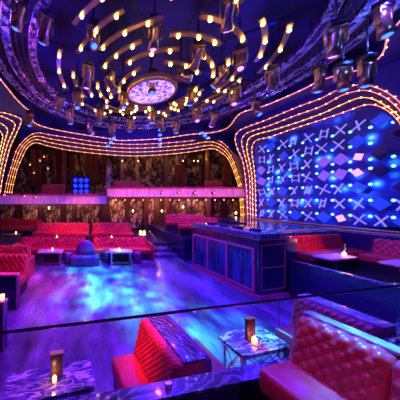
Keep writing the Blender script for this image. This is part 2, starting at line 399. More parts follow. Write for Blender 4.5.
# medallion, tilted a little
zm = EYE+.848*H
t_ = thing('glowing_medallion', 'large round glowing disc with carved violet face and golden rim amid the bulb rings', 'ceiling light', (CC.x-.2, CC.y, zm))
MB().lathe([(.002,-.02),(.5,-.03),(.752,-.02),(.752,.02),(.002,.02)], 64).build('carved_face', M['medallion'], t_)
MB().lathe([(.75,.0),(.752,-.05),(.81,-.05),(.83,.0),(.83,.14),(.76,.16),(.75,.02)], 64, cap=False).build('rim', M['medallion_rim'], t_)
mb = MB()
for k in range(12):
    q = 2*PI*k/12; mb.tube([(.3*math.cos(q),.3*math.sin(q),-.045),(.74*math.cos(q+.35),.74*math.sin(q+.35),-.04)], .014, 5)
    mb.tube([(.3*math.cos(q),.3*math.sin(q),-.045),(.74*math.cos(q-.35),.74*math.sin(q-.35),-.04)], .014, 5)
mb.build('relief_ribs', M['medallion'], t_)
MB().tube([(0,0,.02),(0,0,7.29-zm)], .05, 10).build('stem', M['darkmetal'], t_)

# ------------------------------------------------------------------ moving head lights
def moving_head(lensmat, label, group):
    t_ = thing('moving_head_light', label, 'stage light', (0,0,0), 0, group)
    MB().box((0,0,0),(.26,.22,.12),bev=.02).build('base', M['darkmetal'], t_)
    MB().tube([(0,0,.05),(0,0,.5)], .02, 8).build('clamp_rod', M['darkmetal'], t_)
    mb = MB()
    for s_ in (-1,1): mb.box((s_*.155,0,-.24),(.035,.1,.34),bev=.012)
    mb.box((0,0,-.085),(.345,.12,.04),bev=.012); mb.build('yoke', M['fixture'], t_)
    h = MB().lathe([(.04,.2),(.08,.18),(.1,.1),(.09,-.05),(.1,-.12),(.125,-.3),(.10,-.31)], 20).build('head', M['fixture'], t_)
    h.location = (0,0,-.33)
    l = MB().lathe([(.07,-.312),(.05,-.325),(.002,-.33)], 20).build('lens', lensmat, h)
    return t_
heads = [  # px, py, depth (m), heading, tilt, lens, where
 (93,24,4.9,20,-20,0,'big fixture at the upper left of the bulb rings'),(155,20,4.7,10,18,1,'large fixture hanging above the glowing disc'),
 (20,-2,4.3,60,30,0,'fixture at the top left corner, in front of the mirrored bands'),(46,14,4.6,40,35,0,'fixture beside the pinkish mirrored band at upper left'),
 (240,48,5.4,-30,-20,1,'fixture to the right of the bulb rings at mid height'),(272,68,6.0,-40,30,0,'fixture beyond the rightmost bulbs'),
 (198,43,5.2,0,60,1,'fixture lying sideways above right of the glowing disc'),(152,72,6.2,5,0,0,'small fixture just before the glowing disc'),
 (181,66,6.0,80,-70,0,'fixture facing the camera right of the glowing disc'),(88,64,5.6,30,22,1,'fixture left of the glowing disc among bulbs'),
 (78,90,6.6,-10,-15,0,'fixture low at the left of the bulb rings'),(123,90,7.0,25,-10,0,'fixture close to the left rim of the disc'),
 (191,86,6.8,15,10,0,'fixture close to the right rim of the disc'),(197,106,7.8,-20,-20,1,'fixture below right of the disc'),
 (235,86,6.7,-50,-15,1,'fixture right of the disc with a violet lens'),(229,-3,4.2,-20,40,1,'fixture cut by the top of the frame'),
 (100,108,8.4,0,20,0,'distant fixture under the left part of the rings'),(152,108,8.6,40,0,0,'distant fixture straight below the disc'),
 (70,108,8.2,-30,10,0,'distant fixture above the left balcony end'),(130,118,9.4,10,15,0,'farther fixture above the middle of the balcony'),
 (320,68,5.5,20,10,0,'leftmost dark fixture under the ceiling edge at right'),(343,65,5.0,-10,-5,0,'middle dark fixture under the ceiling edge at right'),
 (367,58,4.6,0,5,0,'rightmost dark fixture under the ceiling edge at right'),(336,24,4.2,-25,20,1,'fixture hanging between the mirrored bands at upper right'),
 (383,5,3.9,10,-10,0,'fixture at the top right corner'),(30,112,8.8,0,-12,0,'distant fixture by the left curl of the edge strip'),(176,120,9.6,-15,-8,0,'farther fixture above the right half of the balcony'),
 (60,96,8.0,30,35,0,'distant fixture under the lower left bulbs, tilted away'),(112,124,9.8,-40,25,0,'small far fixture just above the arch strips, left of middle'),
 (90,122,9.6,60,-30,0,'small far fixture above the arch strips near the balcony step'),(214,112,8.8,35,25,1,'far fixture between the disc and the screen wall'),
 (160,118,9.2,-60,40,0,'small far fixture above the middle arch strips, tilted sideways'),(110,72,5.8,-50,55,1,'fixture tilted sideways among the bulbs left of the disc'),
 (256,100,7.6,15,-25,0,'fixture hanging by the mirrored bands beside the screen wall'),(222,66,5.9,50,45,0,'fixture turned sideways among the bulbs right of the disc')]
protos = {}
lensn = ['lensblue','lensviolet']
for px, py, Y, rz, tilt, lm, where in heads:
    p = at(px, py, Y); p.z = min(p.z, 6.85); lab = 'moving head stage light, ' + where
    if lm not in protos: o = protos[lm] = moving_head(M[lensn[lm]], lab, 'moving head lights under the ceiling'); o.location = p; o.rotation_euler = (0,0,R(rz))
    else: o = dup(protos[lm], p, R(rz), lab)
    for ch in o.children:
        if ch.name.startswith('head'): ch.rotation_euler = (R(tilt), 0, 0)
        if ch.name.startswith('clamp_rod'): ch.scale = (1,1,max((7.3-p.z)/.5, .3))
# blue spot cluster hanging by the balcony
for px0, py0, n_, sp, lab in ((160,130,4,5,'vertical string of blue spot lamps hanging before the arch strips'),(108,146,3,-4,'slanting trio of blue spot lamps over the balcony front'),(202,133,3,2.5,'trio of bright blue spot lamps near the right end of the arch strips')):
    b_ = at(px0, py0, 12.0); t_ = thing('spot_cluster', lab, 'stage light', b_)
    MB().tube([(0,0,.1),(0,0,6.72-b_.z)], .03, 6).build('stem', M['darkmetal'], t_)
    MB().box((0,.05,-.02),(.12,.06,.3)).build('bracket', M['darkmetal'], t_)
    for k in range(n_):
        q = at(px0+(k*3 if sp != 5 else 0), py0+k*sp, 11.95)-b_
        MB().lathe([(.03,-.05),(.09,-.04),(.1,0),(.09,.04),(.03,.05)], 12).build('lamp', M['lensblue'], t_).location = q

# ------------------------------------------------------------------ screen wall with tiles
tv = thing('screen_wall', 'blue glowing screen wall covered with tilted plates and crosses', 'screen', V0+Vector((0,0,0)), A-PI/2)
# local frame of the wall: +x runs along the wall towards the viewer, -y faces the room
def prof():
    pts = []
    inv = Matrix.Rotation(-(A-PI/2), 4, 'Z')
    for p in resample(vid_lines[3], 70):
        q = inv @ (p - V0); pts.append((q.x, q.z))
    return pts
pf = prof()
n = len(pf)
vs = [(x,.1,z) for x,z in pf]+[(x,.2,z) for x,z in pf]
MB().add(vs, [tuple(range(n)), tuple(range(2*n-1,n-1,-1))]+[(i,(i+1)%n,n+(i+1)%n,n+i) for i in range(n)]).build('screen', M['screen'], tv)
def topz(s_):
    c = [z for x, z in pf if abs(x-s_) < .2]
    return max(c) if c else 5.2
pat = ['DFXF','FXDX','XDXX','FXFD','XFXX','DXFD','DXXW','WDXX','K.DX','.KXD','SXKX','SDXX','FXDX']
midz = 3.62
plate = MB().box((0,0,0),(.32,.03,.32),bev=.008); small = MB().box((0,0,0),(.2,.03,.22),bev=.006)
pm_ = {}
def put(kind, s_, z, rot, yaw):
    key = kind
    if key not in pm_:
        if kind == 'X':
            o = MB(); o.box((0,0,0),(.04,.03,.44),M=Matrix.Rotation(R(40),4,'Y')); o.box((0,-.02,0),(.04,.03,.44),M=Matrix.Rotation(R(-40),4,'Y')); o = o.build('cross_frame', M['crossmetal'], tv)
        elif kind == 'F':
            o = MB()
            for q in (-1,1): o.box((q*.11,0,0),(.035,.03,.36)); o.box((0,0,q*.1),(.26,.03,.03))
            o = o.build('open_frame', M['crossmetal'], tv)
        elif kind == 'L': o = MB().lathe([(.05,-.01),(.04,.02),(.002,.03)],12,M=Matrix.Rotation(R(90),4,'X')).build('backlight', M['cyanlamp'], tv)
        else:
            mm = {'D':M['tileblue'],'P':M['tilepurple'],'W':M['tilewhite'],'S':M['tilepurple'],'K':M['tiledark']}[kind]
            o = (small if kind in 'SW' else plate).build('plate', mm, tv)
        pm_[key] = o
    else:
        o = pm_[key].copy(); C.objects.link(o); o.parent = tv
    o.location = (s_, -.1 if kind != 'L' else .06, z); o.rotation_euler = (R(yaw)*.6, rot, R(yaw))
cnt = 0
for ci, col in enumerate(pat):
    s_ = .28+ci*.47
    for ri, kd in enumerate(col):
        for sg in (1,-1):
            z = midz+sg*(.27+ri*.54)
            if z > topz(s_)-.22 or z < 1.6 or kd == '.': continue
            k2 = 'P' if (kd == 'D' and ri == 0) else kd
            rot = {'D':R(45+sg*8),'P':R(40+sg*10),'W':R(25*sg),'S':R(6*sg),'K':R(45),'X':R(8*sg),'F':R(4*sg)}[k2]
            put(k2, s_+random.uniform(-.04,.04), z, rot+random.uniform(-.15,.15), random.uniform(-30,30))
            if cnt < 95: put('L', s_+.2, z-.12*sg, 0, 0); cnt += 1
# stage deck in front of the screen
deck = [(4.78,5.12),(5.12,5.2),(4.98,5.85),(7.6,6.45),(8.35,3.2),(9.85,3.5),(8.25,10.7),(8.0,12.3),(6.4,12.4),(6.3,8.2),(4.3,7.9)]
struct(MB().prism(deck,0,1.4).build('stage_deck', M['boothblue']))
# rail along the stage edge
o = MB(); 
e0 = Vector((8.1,10.4,1.43)); e1 = Vector((9.4,4.5,1.43)); o.bar(e0+Vector((-.15,0,0)), e1+Vector((-.15,0,0)), .035)
tag(o.build('stage_edge_rail', M['medallion_rim']), 'thin reddish metal rail along the foot of the blue screen wall', 'rail')
o = MB(); o.bar((4.3,7.5,1.44),(4.9,5.5,1.44),.03); o.bar((5.05,5.9,1.46),(7.6,6.5,1.46),.03); o.bar((7.6,6.5,1.46),(8.3,3.5,1.46),.03)
tag(o.build('stage_edge_rail', M['medallion_rim']), 'low metal rail along the dark ledge above the right lounge sofas', 'rail')

# ------------------------------------------------------------------ DJ booth
N0 = Vector((3.86,4.85,0))
tb = thing('dj_booth', 'dark blue booth counter with pink framed panels and a marble top in the centre right', 'booth', N0, A)
Lb, Wb = 2.35, .86   # along +y, along +x
MB().prism([(0,0),(Wb,0),(Wb,Lb),(0,Lb)],.08,1.45).build('body', M['boothblue'], tb)
MB().prism([(-.06,-.06),(Wb+.02,-.06),(Wb+.02,Lb+.04),(-.06,Lb+.04)],0,.08).build('plinth', M['boothtrim'], tb)
MB().box((Wb/2-.02,Lb/2-.02,1.52),(Wb+.12,Lb+.16,.14),bev=.03).build('counter_top', M['ledge'], tb)
MB().box((Wb/2-.02,Lb/2-.02,1.44),(Wb+.06,Lb+.08,.03)).build('counter_lip', M['boothtrim'], tb)
f_ = MB()
y0, y1, z0, z1 = .12, Lb-.04, .14, 1.18
for yy in (y0, y0+(y1-y0)*.36, y0+(y1-y0)*.69, y1): f_.box((-.02,yy,(z0+z1)/2),(.05,.05,z1-z0))
for zz in (z0, z1): f_.box((-.02,(y0+y1)/2,zz),(.05,y1-y0+.05,.05))
f_.build('panel_frame', M['boothtrim'], tb)
ys = [y0, y0+(y1-y0)*.36, y0+(y1-y0)*.69, y1]
for k in range(3): MB().box((-.008,(ys[k]+ys[k+1])/2,(z0+z1)/2),(.012,ys[k+1]-ys[k]-.06,z1-z0-.06)).build('panel', M['boothpanel'], tb)
f_ = MB()
for zz in (.2,.74,1.3): f_.box((Wb/2,-.008,zz),(Wb-.1,.012,.02))
for xx in (.06,Wb-.06): f_.box((xx,-.008,.75),(.02,.012,1.1))
f_.build('end_moulding', M['boothtrim'], tb)
for k in range(4):
    o = MB().box((0,0,.03),(.14,.22,.06),bev=.012); t2_ = thing('mixer_unit', 'small dark control unit on the booth counter, %s from its near end' % ['first','second','third','fourth'][k], 'mixer', N0+U*.3+V*(.35+k*.5)+Vector((0,0,1.59)), A, 'control units on the booth counter')
    o.build('case', M['darkmetal'], t2_); MB().lathe([(.02,0),(.02,.015),(.002,.018)],8,c=(.02,.04,.06)).build('knob', M['steel'], t2_)

# ------------------------------------------------------------------ sofas
def quilt_back(L, ybase, ytop, zs, zt, thick, cell, amp, res, ridge=True):
    """closed backrest volume; front and top are quilted"""
    prof_ = []
    n1 = max(10, int((zt-zs)/cell*res))
    for i in range(n1+1):
        t = i/n1; prof_.append((ybase+(ytop-ybase)*t, zs+(zt-.06-zs)*t, 1))
    for i in range(1, 6):
        q = R(180-90*i/5); prof_.append((ytop+.06+.06*math.cos(q), zt-.06+.06*math.sin(q), 1))
    P = [(y, z) for y, z, _ in prof_]
    nx = max(8, int(L/cell*res)); arc = [0]
    for i in range(1, len(P)): arc.append(arc[-1]+math.hypot(P[i][0]-P[i-1][0], P[i][1]-P[i-1][1]))
    vs = []; fs = []; nP = len(P)
    for i in range(nx+1):
        x = -L/2+L*i/nx; edge = min(1, min(i, nx-i)/(res*.5))
        for j in range(nP):
            j0, j1 = max(j-1,0), min(j+1,nP-1)
            ty, tz = P[j1][0]-P[j0][0], P[j1][1]-P[j0][1]; l = math.hypot(ty,tz) or 1
            ny, nz = -tz/l, ty/l
            a = x/cell+arc[j]/(cell*1.25); b = x/cell-arc[j]/(cell*1.25)
            h = amp*(abs(math.sin(PI*a/1))*abs(math.sin(PI*b/1)))**.42
            h = h*edge - (1-edge)*.015
            vs.append((x, P[j][0]+ny*h, P[j][1]+nz*h))
        vs.append((x, ytop+thick, zt)); vs.append((x, ytop+thick, zs-.3)); vs.append((x, ybase, zs-.3))
    m_ = nP+3
    for i in range(nx):
        for j in range(m_):
            k = (j+1)%m_; fs.append((i*m_+j, (i+1)*m_+j, (i+1)*m_+k, i*m_+k))
    fs.append(tuple(range(m_))); fs.append(tuple(nx*m_+j for j in range(m_-1,-1,-1)))
    return MB().add(vs, fs, True)
def sofa(label, loc, rz, L, D=.72, hs=.45, hb=.87, ledge=.3, mat_b='red_leather', mat_s='red_leather', cell=.1, res=6, nback=1, nseat=1, arms='', group=None, name='banquette_sofa', cat='sofa', lean=.08, ledge_mat='ledge', amp=.3):
    t_ = thing(name, label, cat, loc, rz, group)
    yb = D/2-ledge-.04-lean
    MB().box((0,0,.13),(L-.04,D-.06,.26)).build('base', M['dark'], t_)
    for k in range(nseat):
        l = L/nseat; MB().box((-L/2+l*(k+.5), (-D/2+yb+.06)/2, (hs+.26)/2), (l-.008, yb+.06+D/2, hs-.26), bev=.035).build('seat', M[mat_s], t_)
    for k in range(nback):
        l = L/nback
        o = quilt_back(l-.01, yb, yb+lean, hs+.01, hb, max(.1, ledge+.03), cell, amp*cell, res).build('backrest', M[mat_b], t_); o.location = (-L/2+l*(k+.5),0,0)
    if ledge > .12:
        y0_ = yb+lean+.1; MB().box((0,(y0_+D/2)/2,hb+.012),(L,D/2-y0_,.03),bev=.01).build('ledge', M[ledge_mat], t_)
    for s_ in arms:
        sg = -1 if s_ == 'l' else 1
        MB().box((sg*(L/2+.07),0,.31),(.13,D,.62),bev=.04).build('armrest', M[mat_s], t_)
    return t_
RZ = A-PI/2
# foreground, beyond the glass
sofa('short quilted sofa facing left just behind the glass, lit red, in the lower centre', (.575,2.2,0), RZ, .78, .72, mat_b='red_leather', cell=.055, res=7)
sofa('low pink seat sofa backing onto the red lit quilted sofa, beside the marble table', (1.2,2.40,0), A+PI/2, .80, .54, hb=.84, ledge=.05, lean=.03, mat_b='purple_leather', mat_s='wine_leather', cell=.06)
sofa('quilted sofa behind the glass beyond the nearest leather sofa, facing the marble table', (3.12,2.74,0), RZ, .86, .72, mat_b='wine_leather', mat_s='wine_leather', cell=.075, res=7, ledge_mat='litledge')
# nearest sofa on our platform
a16 = R(16); u16 = Vector((math.cos(a16),math.sin(a16),0)); v16 = Vector((-math.sin(a16),math.cos(a16),0))
Cn = Vector((1.268,1.62,.6)); D_ = .64
sofa('nearest diamond quilted burgundy leather sofa at the lower right, with a shiny blue-lit ledge', Cn+u16*D_/2-v16*.75, a16-PI/2, 1.5, D_, hs=.45, hb=.79, ledge=.16, mat_b='wine_leather', mat_s='seat_leather', cell=.085, res=9, nback=3, nseat=1, lean=.09, amp=.27, ledge_mat='litledge')

# left side
def divider(label, x0, x1, y, h):
    t_ = thing('divider_wall', label, 'divider', ((x0+x1)/2,y,0), 0, 'low dividers at the left edge')
    MB().box((0,0,h/2-.02),(x1-x0,.12,h-.04)).build('panel', M['boothblue'], t_)
    MB().box((0,0,h-.02),(x1-x0+.02,.16,.04),bev=.01).build('cap', M['boothtrim'], t_)
    MB().box(((x1-x0)/2-.01,-.065,h/2),(.025,.012,h-.06)).build('edge_trim', M['boothtrim'], t_)
    return t_
divider('dark low divider wall with a pale edge, in front of the left tufted sofas', -3.6, -1.80, 4.42, .78)
divider('dark low divider end at the left frame edge with pink glasses on it', -3.4, -1.53, 3.24, .78)
for k in range(2):
    t_ = thing('tumbler_glass', 'pink glowing drinking glass on the divider at the left frame edge, %s' % ['nearer its end','farther from its end'][k], 'glass', (-1.58-.09*k,3.24,.78), 0, 'glasses on the left divider')
    MB().lathe([(.028,0),(.034,.09),(.03,.09),(.025,.01)],14).build('glass_body', M['wax'], t_)  # glass glows by itself, standing in for pink glints on it
sofa('red quilted sofa facing the camera right behind the dark left divider', (-2.95,5.1,0), 0, 2.0, .72, hb=.92, ledge=.1, lean=.05, cell=.14, res=6, amp=.42)
sofa('second tufted sofa from the left divider, red with a purple armrest end', (-3.25,6.2,0), 0, 2.0, .7, hb=.9, ledge=.1, lean=.05, cell=.14, res=6, amp=.42, arms='r')

# back rows
sofa('front row magenta sofa left of the purple tub chair', (-2.0,8.3,0), 0, 2.75, .8, hb=.76, ledge=.06, cell=.17, res=6, amp=.42, arms='l')
sofa('front row magenta sofa right of the purple tub chair with a purple rounded end', (.85,8.3,0), 0, 2.35, .8, hb=.76, ledge=.06, cell=.17, res=6, amp=.42, arms='r')
sofa('rear row red tufted sofa against the mural wall, left one', (-1.9,9.9,.4), 0, 2.7, .8, hb=.78, ledge=.06, cell=.2, res=6, amp=.5)
sofa('rear row red tufted sofa against the mural wall, right one', (.6,9.9,.4), 0, 2.0, .8, hb=.78, ledge=.06, cell=.2, res=6, amp=.5)
sofa('long dark red sofa in the far left corner under the balcony', (-4.8,11.6,.4), 0, 2.6, .8, hb=.85, ledge=.06, cell=.2, res=4)
sofa('red tufted sofa on the raised lounge left of the booth, front one', (4.4,8.9,.85), R(-12), 1.7, .7, hb=.72, ledge=.06, cell=.17, res=6, amp=.42)
sofa('red tufted sofa on the raised lounge left of the booth, rear one', (4.5,10.5,.85), R(-12), 2.0, .7, hb=.72, ledge=.06, cell=.17, res=6, amp=.42)
# curved end bolster of the right front sofa
t_ = thing('tub_chair', 'purple tub chair with a rounded back standing between the two front row sofas', 'chair', (-.55,7.45,0))
MB().box((0,0,.17),(1.05,.55,.34),bev=.05).build('seat', M['purple_leather'], t_)
pts = [(.30*math.cos(R(q)),.2+.18*math.sin(R(q))) for q in range(0,181,15)]
mb = MB()
prf = [(.38,.34),(.37,.5),(.3,.64),(.26,.76),(.16,.86),(.01,.89)]
vs = []; fs = []
for (r_, z_) in prf:
    for k in range(20): q = 2*PI*k/20; vs.append((r_*math.cos(q), .14+r_*.38*math.sin(q), z_))
for i in range(len(prf)-1):
    for k in range(20): fs.append((i*20+k,i*20+(k+1)%20,(i+1)*20+(k+1)%20,(i+1)*20+k))
fs += [tuple(range(19,-1,-1)), tuple(100+k for k in range(20))]
mb.add(vs, fs, True).build('backrest', M['purple_leather'], t_)
# poufs
pf0 = thing('round_pouf', 'dark round pouf between the left low table and the tub chair', 'pouf', (-1.22,7.6,0), 0, 'round poufs by the low tables')
MB().lathe([(.12,0),(.14,.03),(.15,.3),(.14,.38),(.11,.42),(.01,.43)],20).build('cushion', M['purple_leather'], pf0)
dup(pf0, (.28,7.75,0), 0, 'dark round pouf between the tub chair and the right low table')
dup(pf0, (1.42,7.6,0), 0, 'dark round pouf right of the right low table')

# lounge at right
LZ = .5
struct(MB().prism([(4.8,5.0),(5.3,2.9),(8.3,3.2),(7.6,6.4),(5.0,5.83),(5.15,5.15)],0,LZ).build('floor_lounge', M['dark']))
tp = thing('parapet_wall', 'dark blue low wall in front of the right lounge', 'low wall', (4.78,5.0,0), RZ)
MB().box((1.15,0,.44),(2.3,.09,.88)).build('panel', M['boothblue'], tp)
MB().box((1.15,0,.895),(2.3,.13,.03),bev=.008).build('cap', M['ledge'], tp)
P4 = Vector((7.6,6.45,0))
c1 = P4-U*1.12-V*.40; c2 = P4-V*.78-U*.40-V*.95
sofa('orange red lit quilted booth sofa in the right lounge, facing the camera', (c1.x,c1.y,LZ), A, 2.2, .7, hb=.8, ledge=.06, cell=.14, res=6, amp=.42, mat_b='red_leather')
sofa('quilted booth sofa at the far right of the lounge, turned left along the stage', (c2.x,c2.y,LZ), RZ, 1.8, .7, hb=.8, ledge=.06, cell=.14, res=6, amp=.42, mat_b='red_leather')

# ------------------------------------------------------------------ tables
def rrect(w, d, r, n=6):
    pts = []
    for cx, cy, a0 in ((w/2-r,d/2-r,0),(-w/2+r,d/2-r,90),(-w/2+r,-d/2+r,180),(w/2-r,-d/2+r,270)):
        for k in range(n+1): q = R(a0+90*k/n); pts.append((cx+r*math.cos(q), cy+r*math.sin(q)))
    return pts
def table(label, loc, rz, w, d, h=.5, cross=True, group=None, legm='steel', top='marble', pedestal=False):
    t_ = thing('low_table', label, 'table', loc, rz, group)
    MB().prism(rrect(w,d,.06),h-.03,h).build('table_top', M[top], t_)
    mb = MB(); mb.prism(rrect(w+.014,d+.014,.065),h-.045,h-.03); mb.build('top_rim', M['steel'], t_)
    if pedestal:
        MB().tube([(0,0,.02),(0,0,h-.04)], .04, 12).build('leg', M[legm], t_); MB().lathe([(.17,0),(.17,.02),(.03,.03)],20).build('foot', M[legm], t_)
        return t_
    for sx in (-1,1):
        for sy in (-1,1): MB().box((sx*(w/2-.07),sy*(d/2-.06),(h-.045)/2),(.045,.045,h-.045)).build('leg', M[legm], t_)
        if cross:
            mb = MB(); mb.bar((sx*(w/2-.07),-d/2+.08,.03),(sx*(w/2-.07),d/2-.08,h-.07),.009); mb.bar((sx*(w/2-.07),d/2-.08,.03),(sx*(w/2-.07),-d/2+.08,h-.07),.009); mb.build('cross_brace', M[legm], t_)
    if cross:
        for sy in (-1,1):
            mb = MB(); mb.bar((-w/2+.09,sy*(d/2-.06),.03),(w/2-.09,sy*(d/2-.06),h-.07),.009); mb.bar((w/2-.09,sy*(d/2-.06),.03),(-w/2+.09,sy*(d/2-.06),h-.07),.009); mb.build('cross_brace', M[legm], t_)
    else: MB().box((0,0,.08),(w-.14,d-.12,.025)).build('stretcher', M[legm], t_)
    return t_
table('blue and white marble topped table at the lower left behind the glass', (-.52,2.11,0), A, .90, .36)
table('marble topped table with crossed metal legs between two sofas, lower centre right', (2.07,2.72,0), A, .78, .42)
table('bright blue lit table top at the right frame edge behind the quilted sofa', (4.7,2.92,0), A, .85, .4, top='ledge')
def menu(label, loc, rz, w=.1, h=.25):
    t_ = thing('menu_block', label, 'menu holder', loc, rz, 'upright dark blocks on the tables')
    MB().box((0,0,h/2),(w,.045,h),bev=.004).build('block', M['wood'], t_); MB().box((0,0,h+.004),(w+.01,.055,.008)).build('top_cap', M['gold'], t_)
def candle(label, loc, s=1, group='small candles on tables'):
    t_ = thing('candle', label, 'candle', loc, 0, group); t_.scale = (s,s,s)
    MB().lathe([(.022,0),(.026,.02),(.026,.055),(.022,.055)],14).build('wax', M['wax'], t_)
    MB().lathe([(.004,.05),(.009,.062),(.002,.085)],8).build('flame', M['flame'], t_)
# over table one
menu('dark upright block on the lower left marble table', (-.468,2.16,.5), A, .13, .25)
candle('lit pink candle before the dark block on the lower left marble table', (-.475,2.09,.5), .9)
menu('dark upright block on the marble table in the lower centre right', (2.04,2.72,.5), A, .13, .29)
candle('lit orange candle before the dark block on the centre right marble table', (2.045,2.65,.5), 1.25)
table('low white table before the front row sofa, left of the tub chair', (-1.84,7.5,0), 0, .9, .5, cross=False, top='fascia')
table('low white table before the front row sofa, right of the tub chair', (.78,7.55,0), 0, .85, .5, cross=False, top='fascia')
candle('candle on the low white table left of the tub chair', (-1.78,7.5,.5), 1.4); candle('candle on the low white table right of the tub chair', (.72,7.5,.5), 1.4)
candle('candle on the back ledge behind the left low table', (-1.85,8.60,.76), 1.4); candle('candle on the back ledge behind the right low table', (.5,8.60,.76), 1.4)
table('pale lounge table in front of the left part of the lounge sofa', (5.85,4.98,LZ), A, .95, .38, top='fascia', pedestal=True)
table('pale lounge table nearer the right lounge sofa', (6.72,4.45,LZ), A, .75, .4, top='fascia', pedestal=True)
candle('candle on the lounge table beside the dark bottle', (6.08,4.98,LZ+.5), 1.6)
t_ = thing('bottle', 'dark bottle standing beside the candle on the lounge table', 'bottle', (6.22,5.08,LZ+.5))
MB().lathe([(.035,0),(.04,.02),(.04,.16),(.015,.22),(.015,.28),(.018,.29)],14).build('bottle_body', M['boothblue'], t_)
def pedlamp(label, loc, h=.5):
    t_ = thing('lamp_table', label, 'side table', loc)
    MB().lathe([(.2,0),(.2,.02),(.02,.03),(.02,h-.03),(.24,h-.02),(.24,h)],20).build('stand', M['gold'], t_)
pedlamp('gold side table left of the steps carrying two glowing lamps', (1.95,9.25,.4), .4)
for k in range(2):
    t_ = thing('table_lamp', 'small glowing amber lamp on the gold side table by the steps, %s one' % ['left','right'][k], 'lamp', (1.88+.15*k,9.25-.06*k,.8), 0, 'amber lamps by the steps')
    MB().lathe([(.04,0),(.05,.02),(.05,.16),(.03,.18)],12).build('lamp_shade', M['lampgold'], t_)
t_ = thing('gold_bench', 'gold framed bench at the far left under the balcony', 'bench', (-4.2,9.4,.4))
MB().box((0,0,.38),(.9,.35,.05)).build('seat', M['goldpaint'], t_)
for sx in (-1,1): MB().box((sx*.4,0,.18),(.05,.3,.36)).build('leg', M['gold'], t_)
MB().box((-.42,.12,.6),(.05,.05,.45)).build('post', M['gold'], t_)
candle('candle on the gold bench at the far left', (-3.95,9.4,.805), 1.6)
# handrail by the steps
t_ = thing('stair_rail', 'pale slanted handrail beside the steps', 'handrail', (2.32,8.25,0))
mb = MB(); mb.bar((0,0,.0),(0,0,.75),.02); mb.bar((0,0,.75),(-.12,.7,1.05),.02); mb.bar((-.12,.7,.4),(-.12,.7,1.05),.02); mb.build('rail', M['steel'], t_)

# ------------------------------------------------------------------ glass balustrade in front of the camera
def gp(x, z): return Vector((x, gy(x), z))
joints = [-3.0,-1.2,.555,1.65,3.2,4.9]
names = ['far left','left','centre left, before the red lit sofa','','','']
for k in range(5):
    lab = ['clear glass panel at the left edge of the frame line','clear glass panel before the lower left marble table','clear glass panel in the middle, above the clamp','clear glass panel behind the nearest leather sofa','clear glass panel before the right lounge'][k]
    x0, x1 = joints[k]+.006, joints[k+1]-.006
    t_ = thing('glass_panel', lab, 'glass panel', (0,0,0), 0, 'glass panels of the balustrade')
    mb = MB(); n_ = Vector((-GS,1,0)).normalized()*.006
    a_, b_ = gp(x0,.88), gp(x1,.88)
    mb.add([a_-n_,b_-n_,b_+n_,a_+n_]+[p+Vector((0,0,.59)) for p in (a_-n_,b_-n_,b_+n_,a_+n_)], [(0,3,2,1),(4,5,6,7),(0,1,5,4),(1,2,6,5),(2,3,7,6),(3,0,4,7)]); mb.build('pane', M['glass'], t_)
    q = gp(joints[k+1], .9)
    MB().box(q,(.05,.03,.04),rz=math.atan(GS)).build('clamp', M['steel'], t_)
    e = gp(joints[k+1]-.006,.88); MB().bar(e, e+Vector((0,0,.59)), .002).build('edge', M['crossmetal'] if False else M['steel'], t_)
o = MB(); a_, b_ = gp(-3.3,1.485), gp(4.95,1.485); o.bar(a_, b_, .013); tag(o.build('balustrade_handrail', M['darkmetal']), 'thin dark handrail running across the whole frame on top of the glass', 'handrail')

# ------------------------------------------------------------------ balcony
def fascia(name, pts, z0, z1, lab, cat='balcony front'):
    t_ = thing(name, lab, cat)
    P = [Vector((*p,0)) for p in pts]; up = lambda z: [Vector((p.x,p.y,z)) for p in P]; bk = lambda z: [Vector((p.x,p.y+.14,z)) for p in P]
    mb = MB(); mb.loft(up(z0),up(z1)); mb.loft(up(z1),bk(z1)); mb.loft(bk(z0),bk(z1)); mb.loft(up(z0),bk(z0)); mb.build('front_panel', M['fascia'], t_)
    f = lambda dy, z: [Vector((p.x,p.y+dy,z)) for p in P]
    mb = MB(); mb.loft(f(-.05,z1),f(-.05,z1+.1)); mb.loft(f(-.05,z1+.1),f(.18,z1+.1)); mb.loft(f(-.05,z1),f(.18,z1)); mb.build('cap_rail', M['wine_leather'], t_)
    mb = MB(); mb.loft(f(-.03,z0-.05),f(-.03,z0)); mb.loft(f(-.03,z0),f(.14,z0)); mb.loft(f(-.03,z0-.05),f(.14,z0-.05)); mb.build('lower_rail', M['wood'], t_)
    return t_
lp = [(-6.9,8.0),(-5.8,8.7),(-5.0,9.3),(-4.0,9.7),(-2.8,9.95),(-1.4,10.05),(.32,10.1)]
lp3 = [(p.x,p.y) for p in resample([(x,y,0) for x,y in lp],40)]
fascia('balcony_fascia', lp3, 2.2, 2.62, 'purple lit curved balcony front, lower left section')
fascia('balcony_fascia', [(.32,11.2),(2,11.15),(5,11.15),(8.55,11.2)], 2.58, 3.02, 'pink lit straight balcony front, higher right section')
struct(MB().box((.32,10.75,2.6),(.1,1.3,.9)).build('trim_6', M['wine_leather']))
for k,(px,py,Y) in enumerate([(3,195,9.0),(23,196,9.6),(34,197,9.75)]):
    p = at(px,py,Y-.12); t_ = thing('wall_spot', 'small red glowing spot lamp on the left balcony front, %s' % ['leftmost','middle','rightmost'][k], 'lamp', p, 0, 'spot lamps on the left balcony front')
    MB().tube([(0,.12,0),(0,-.02,0)],.05,12).build('housing', M['darkmetal'], t_); MB().lathe([(.002,-.03),(.05,0),(.002,.03)],12,c=(.09,-.05,0)).build('lens', M['redlamp'], t_)
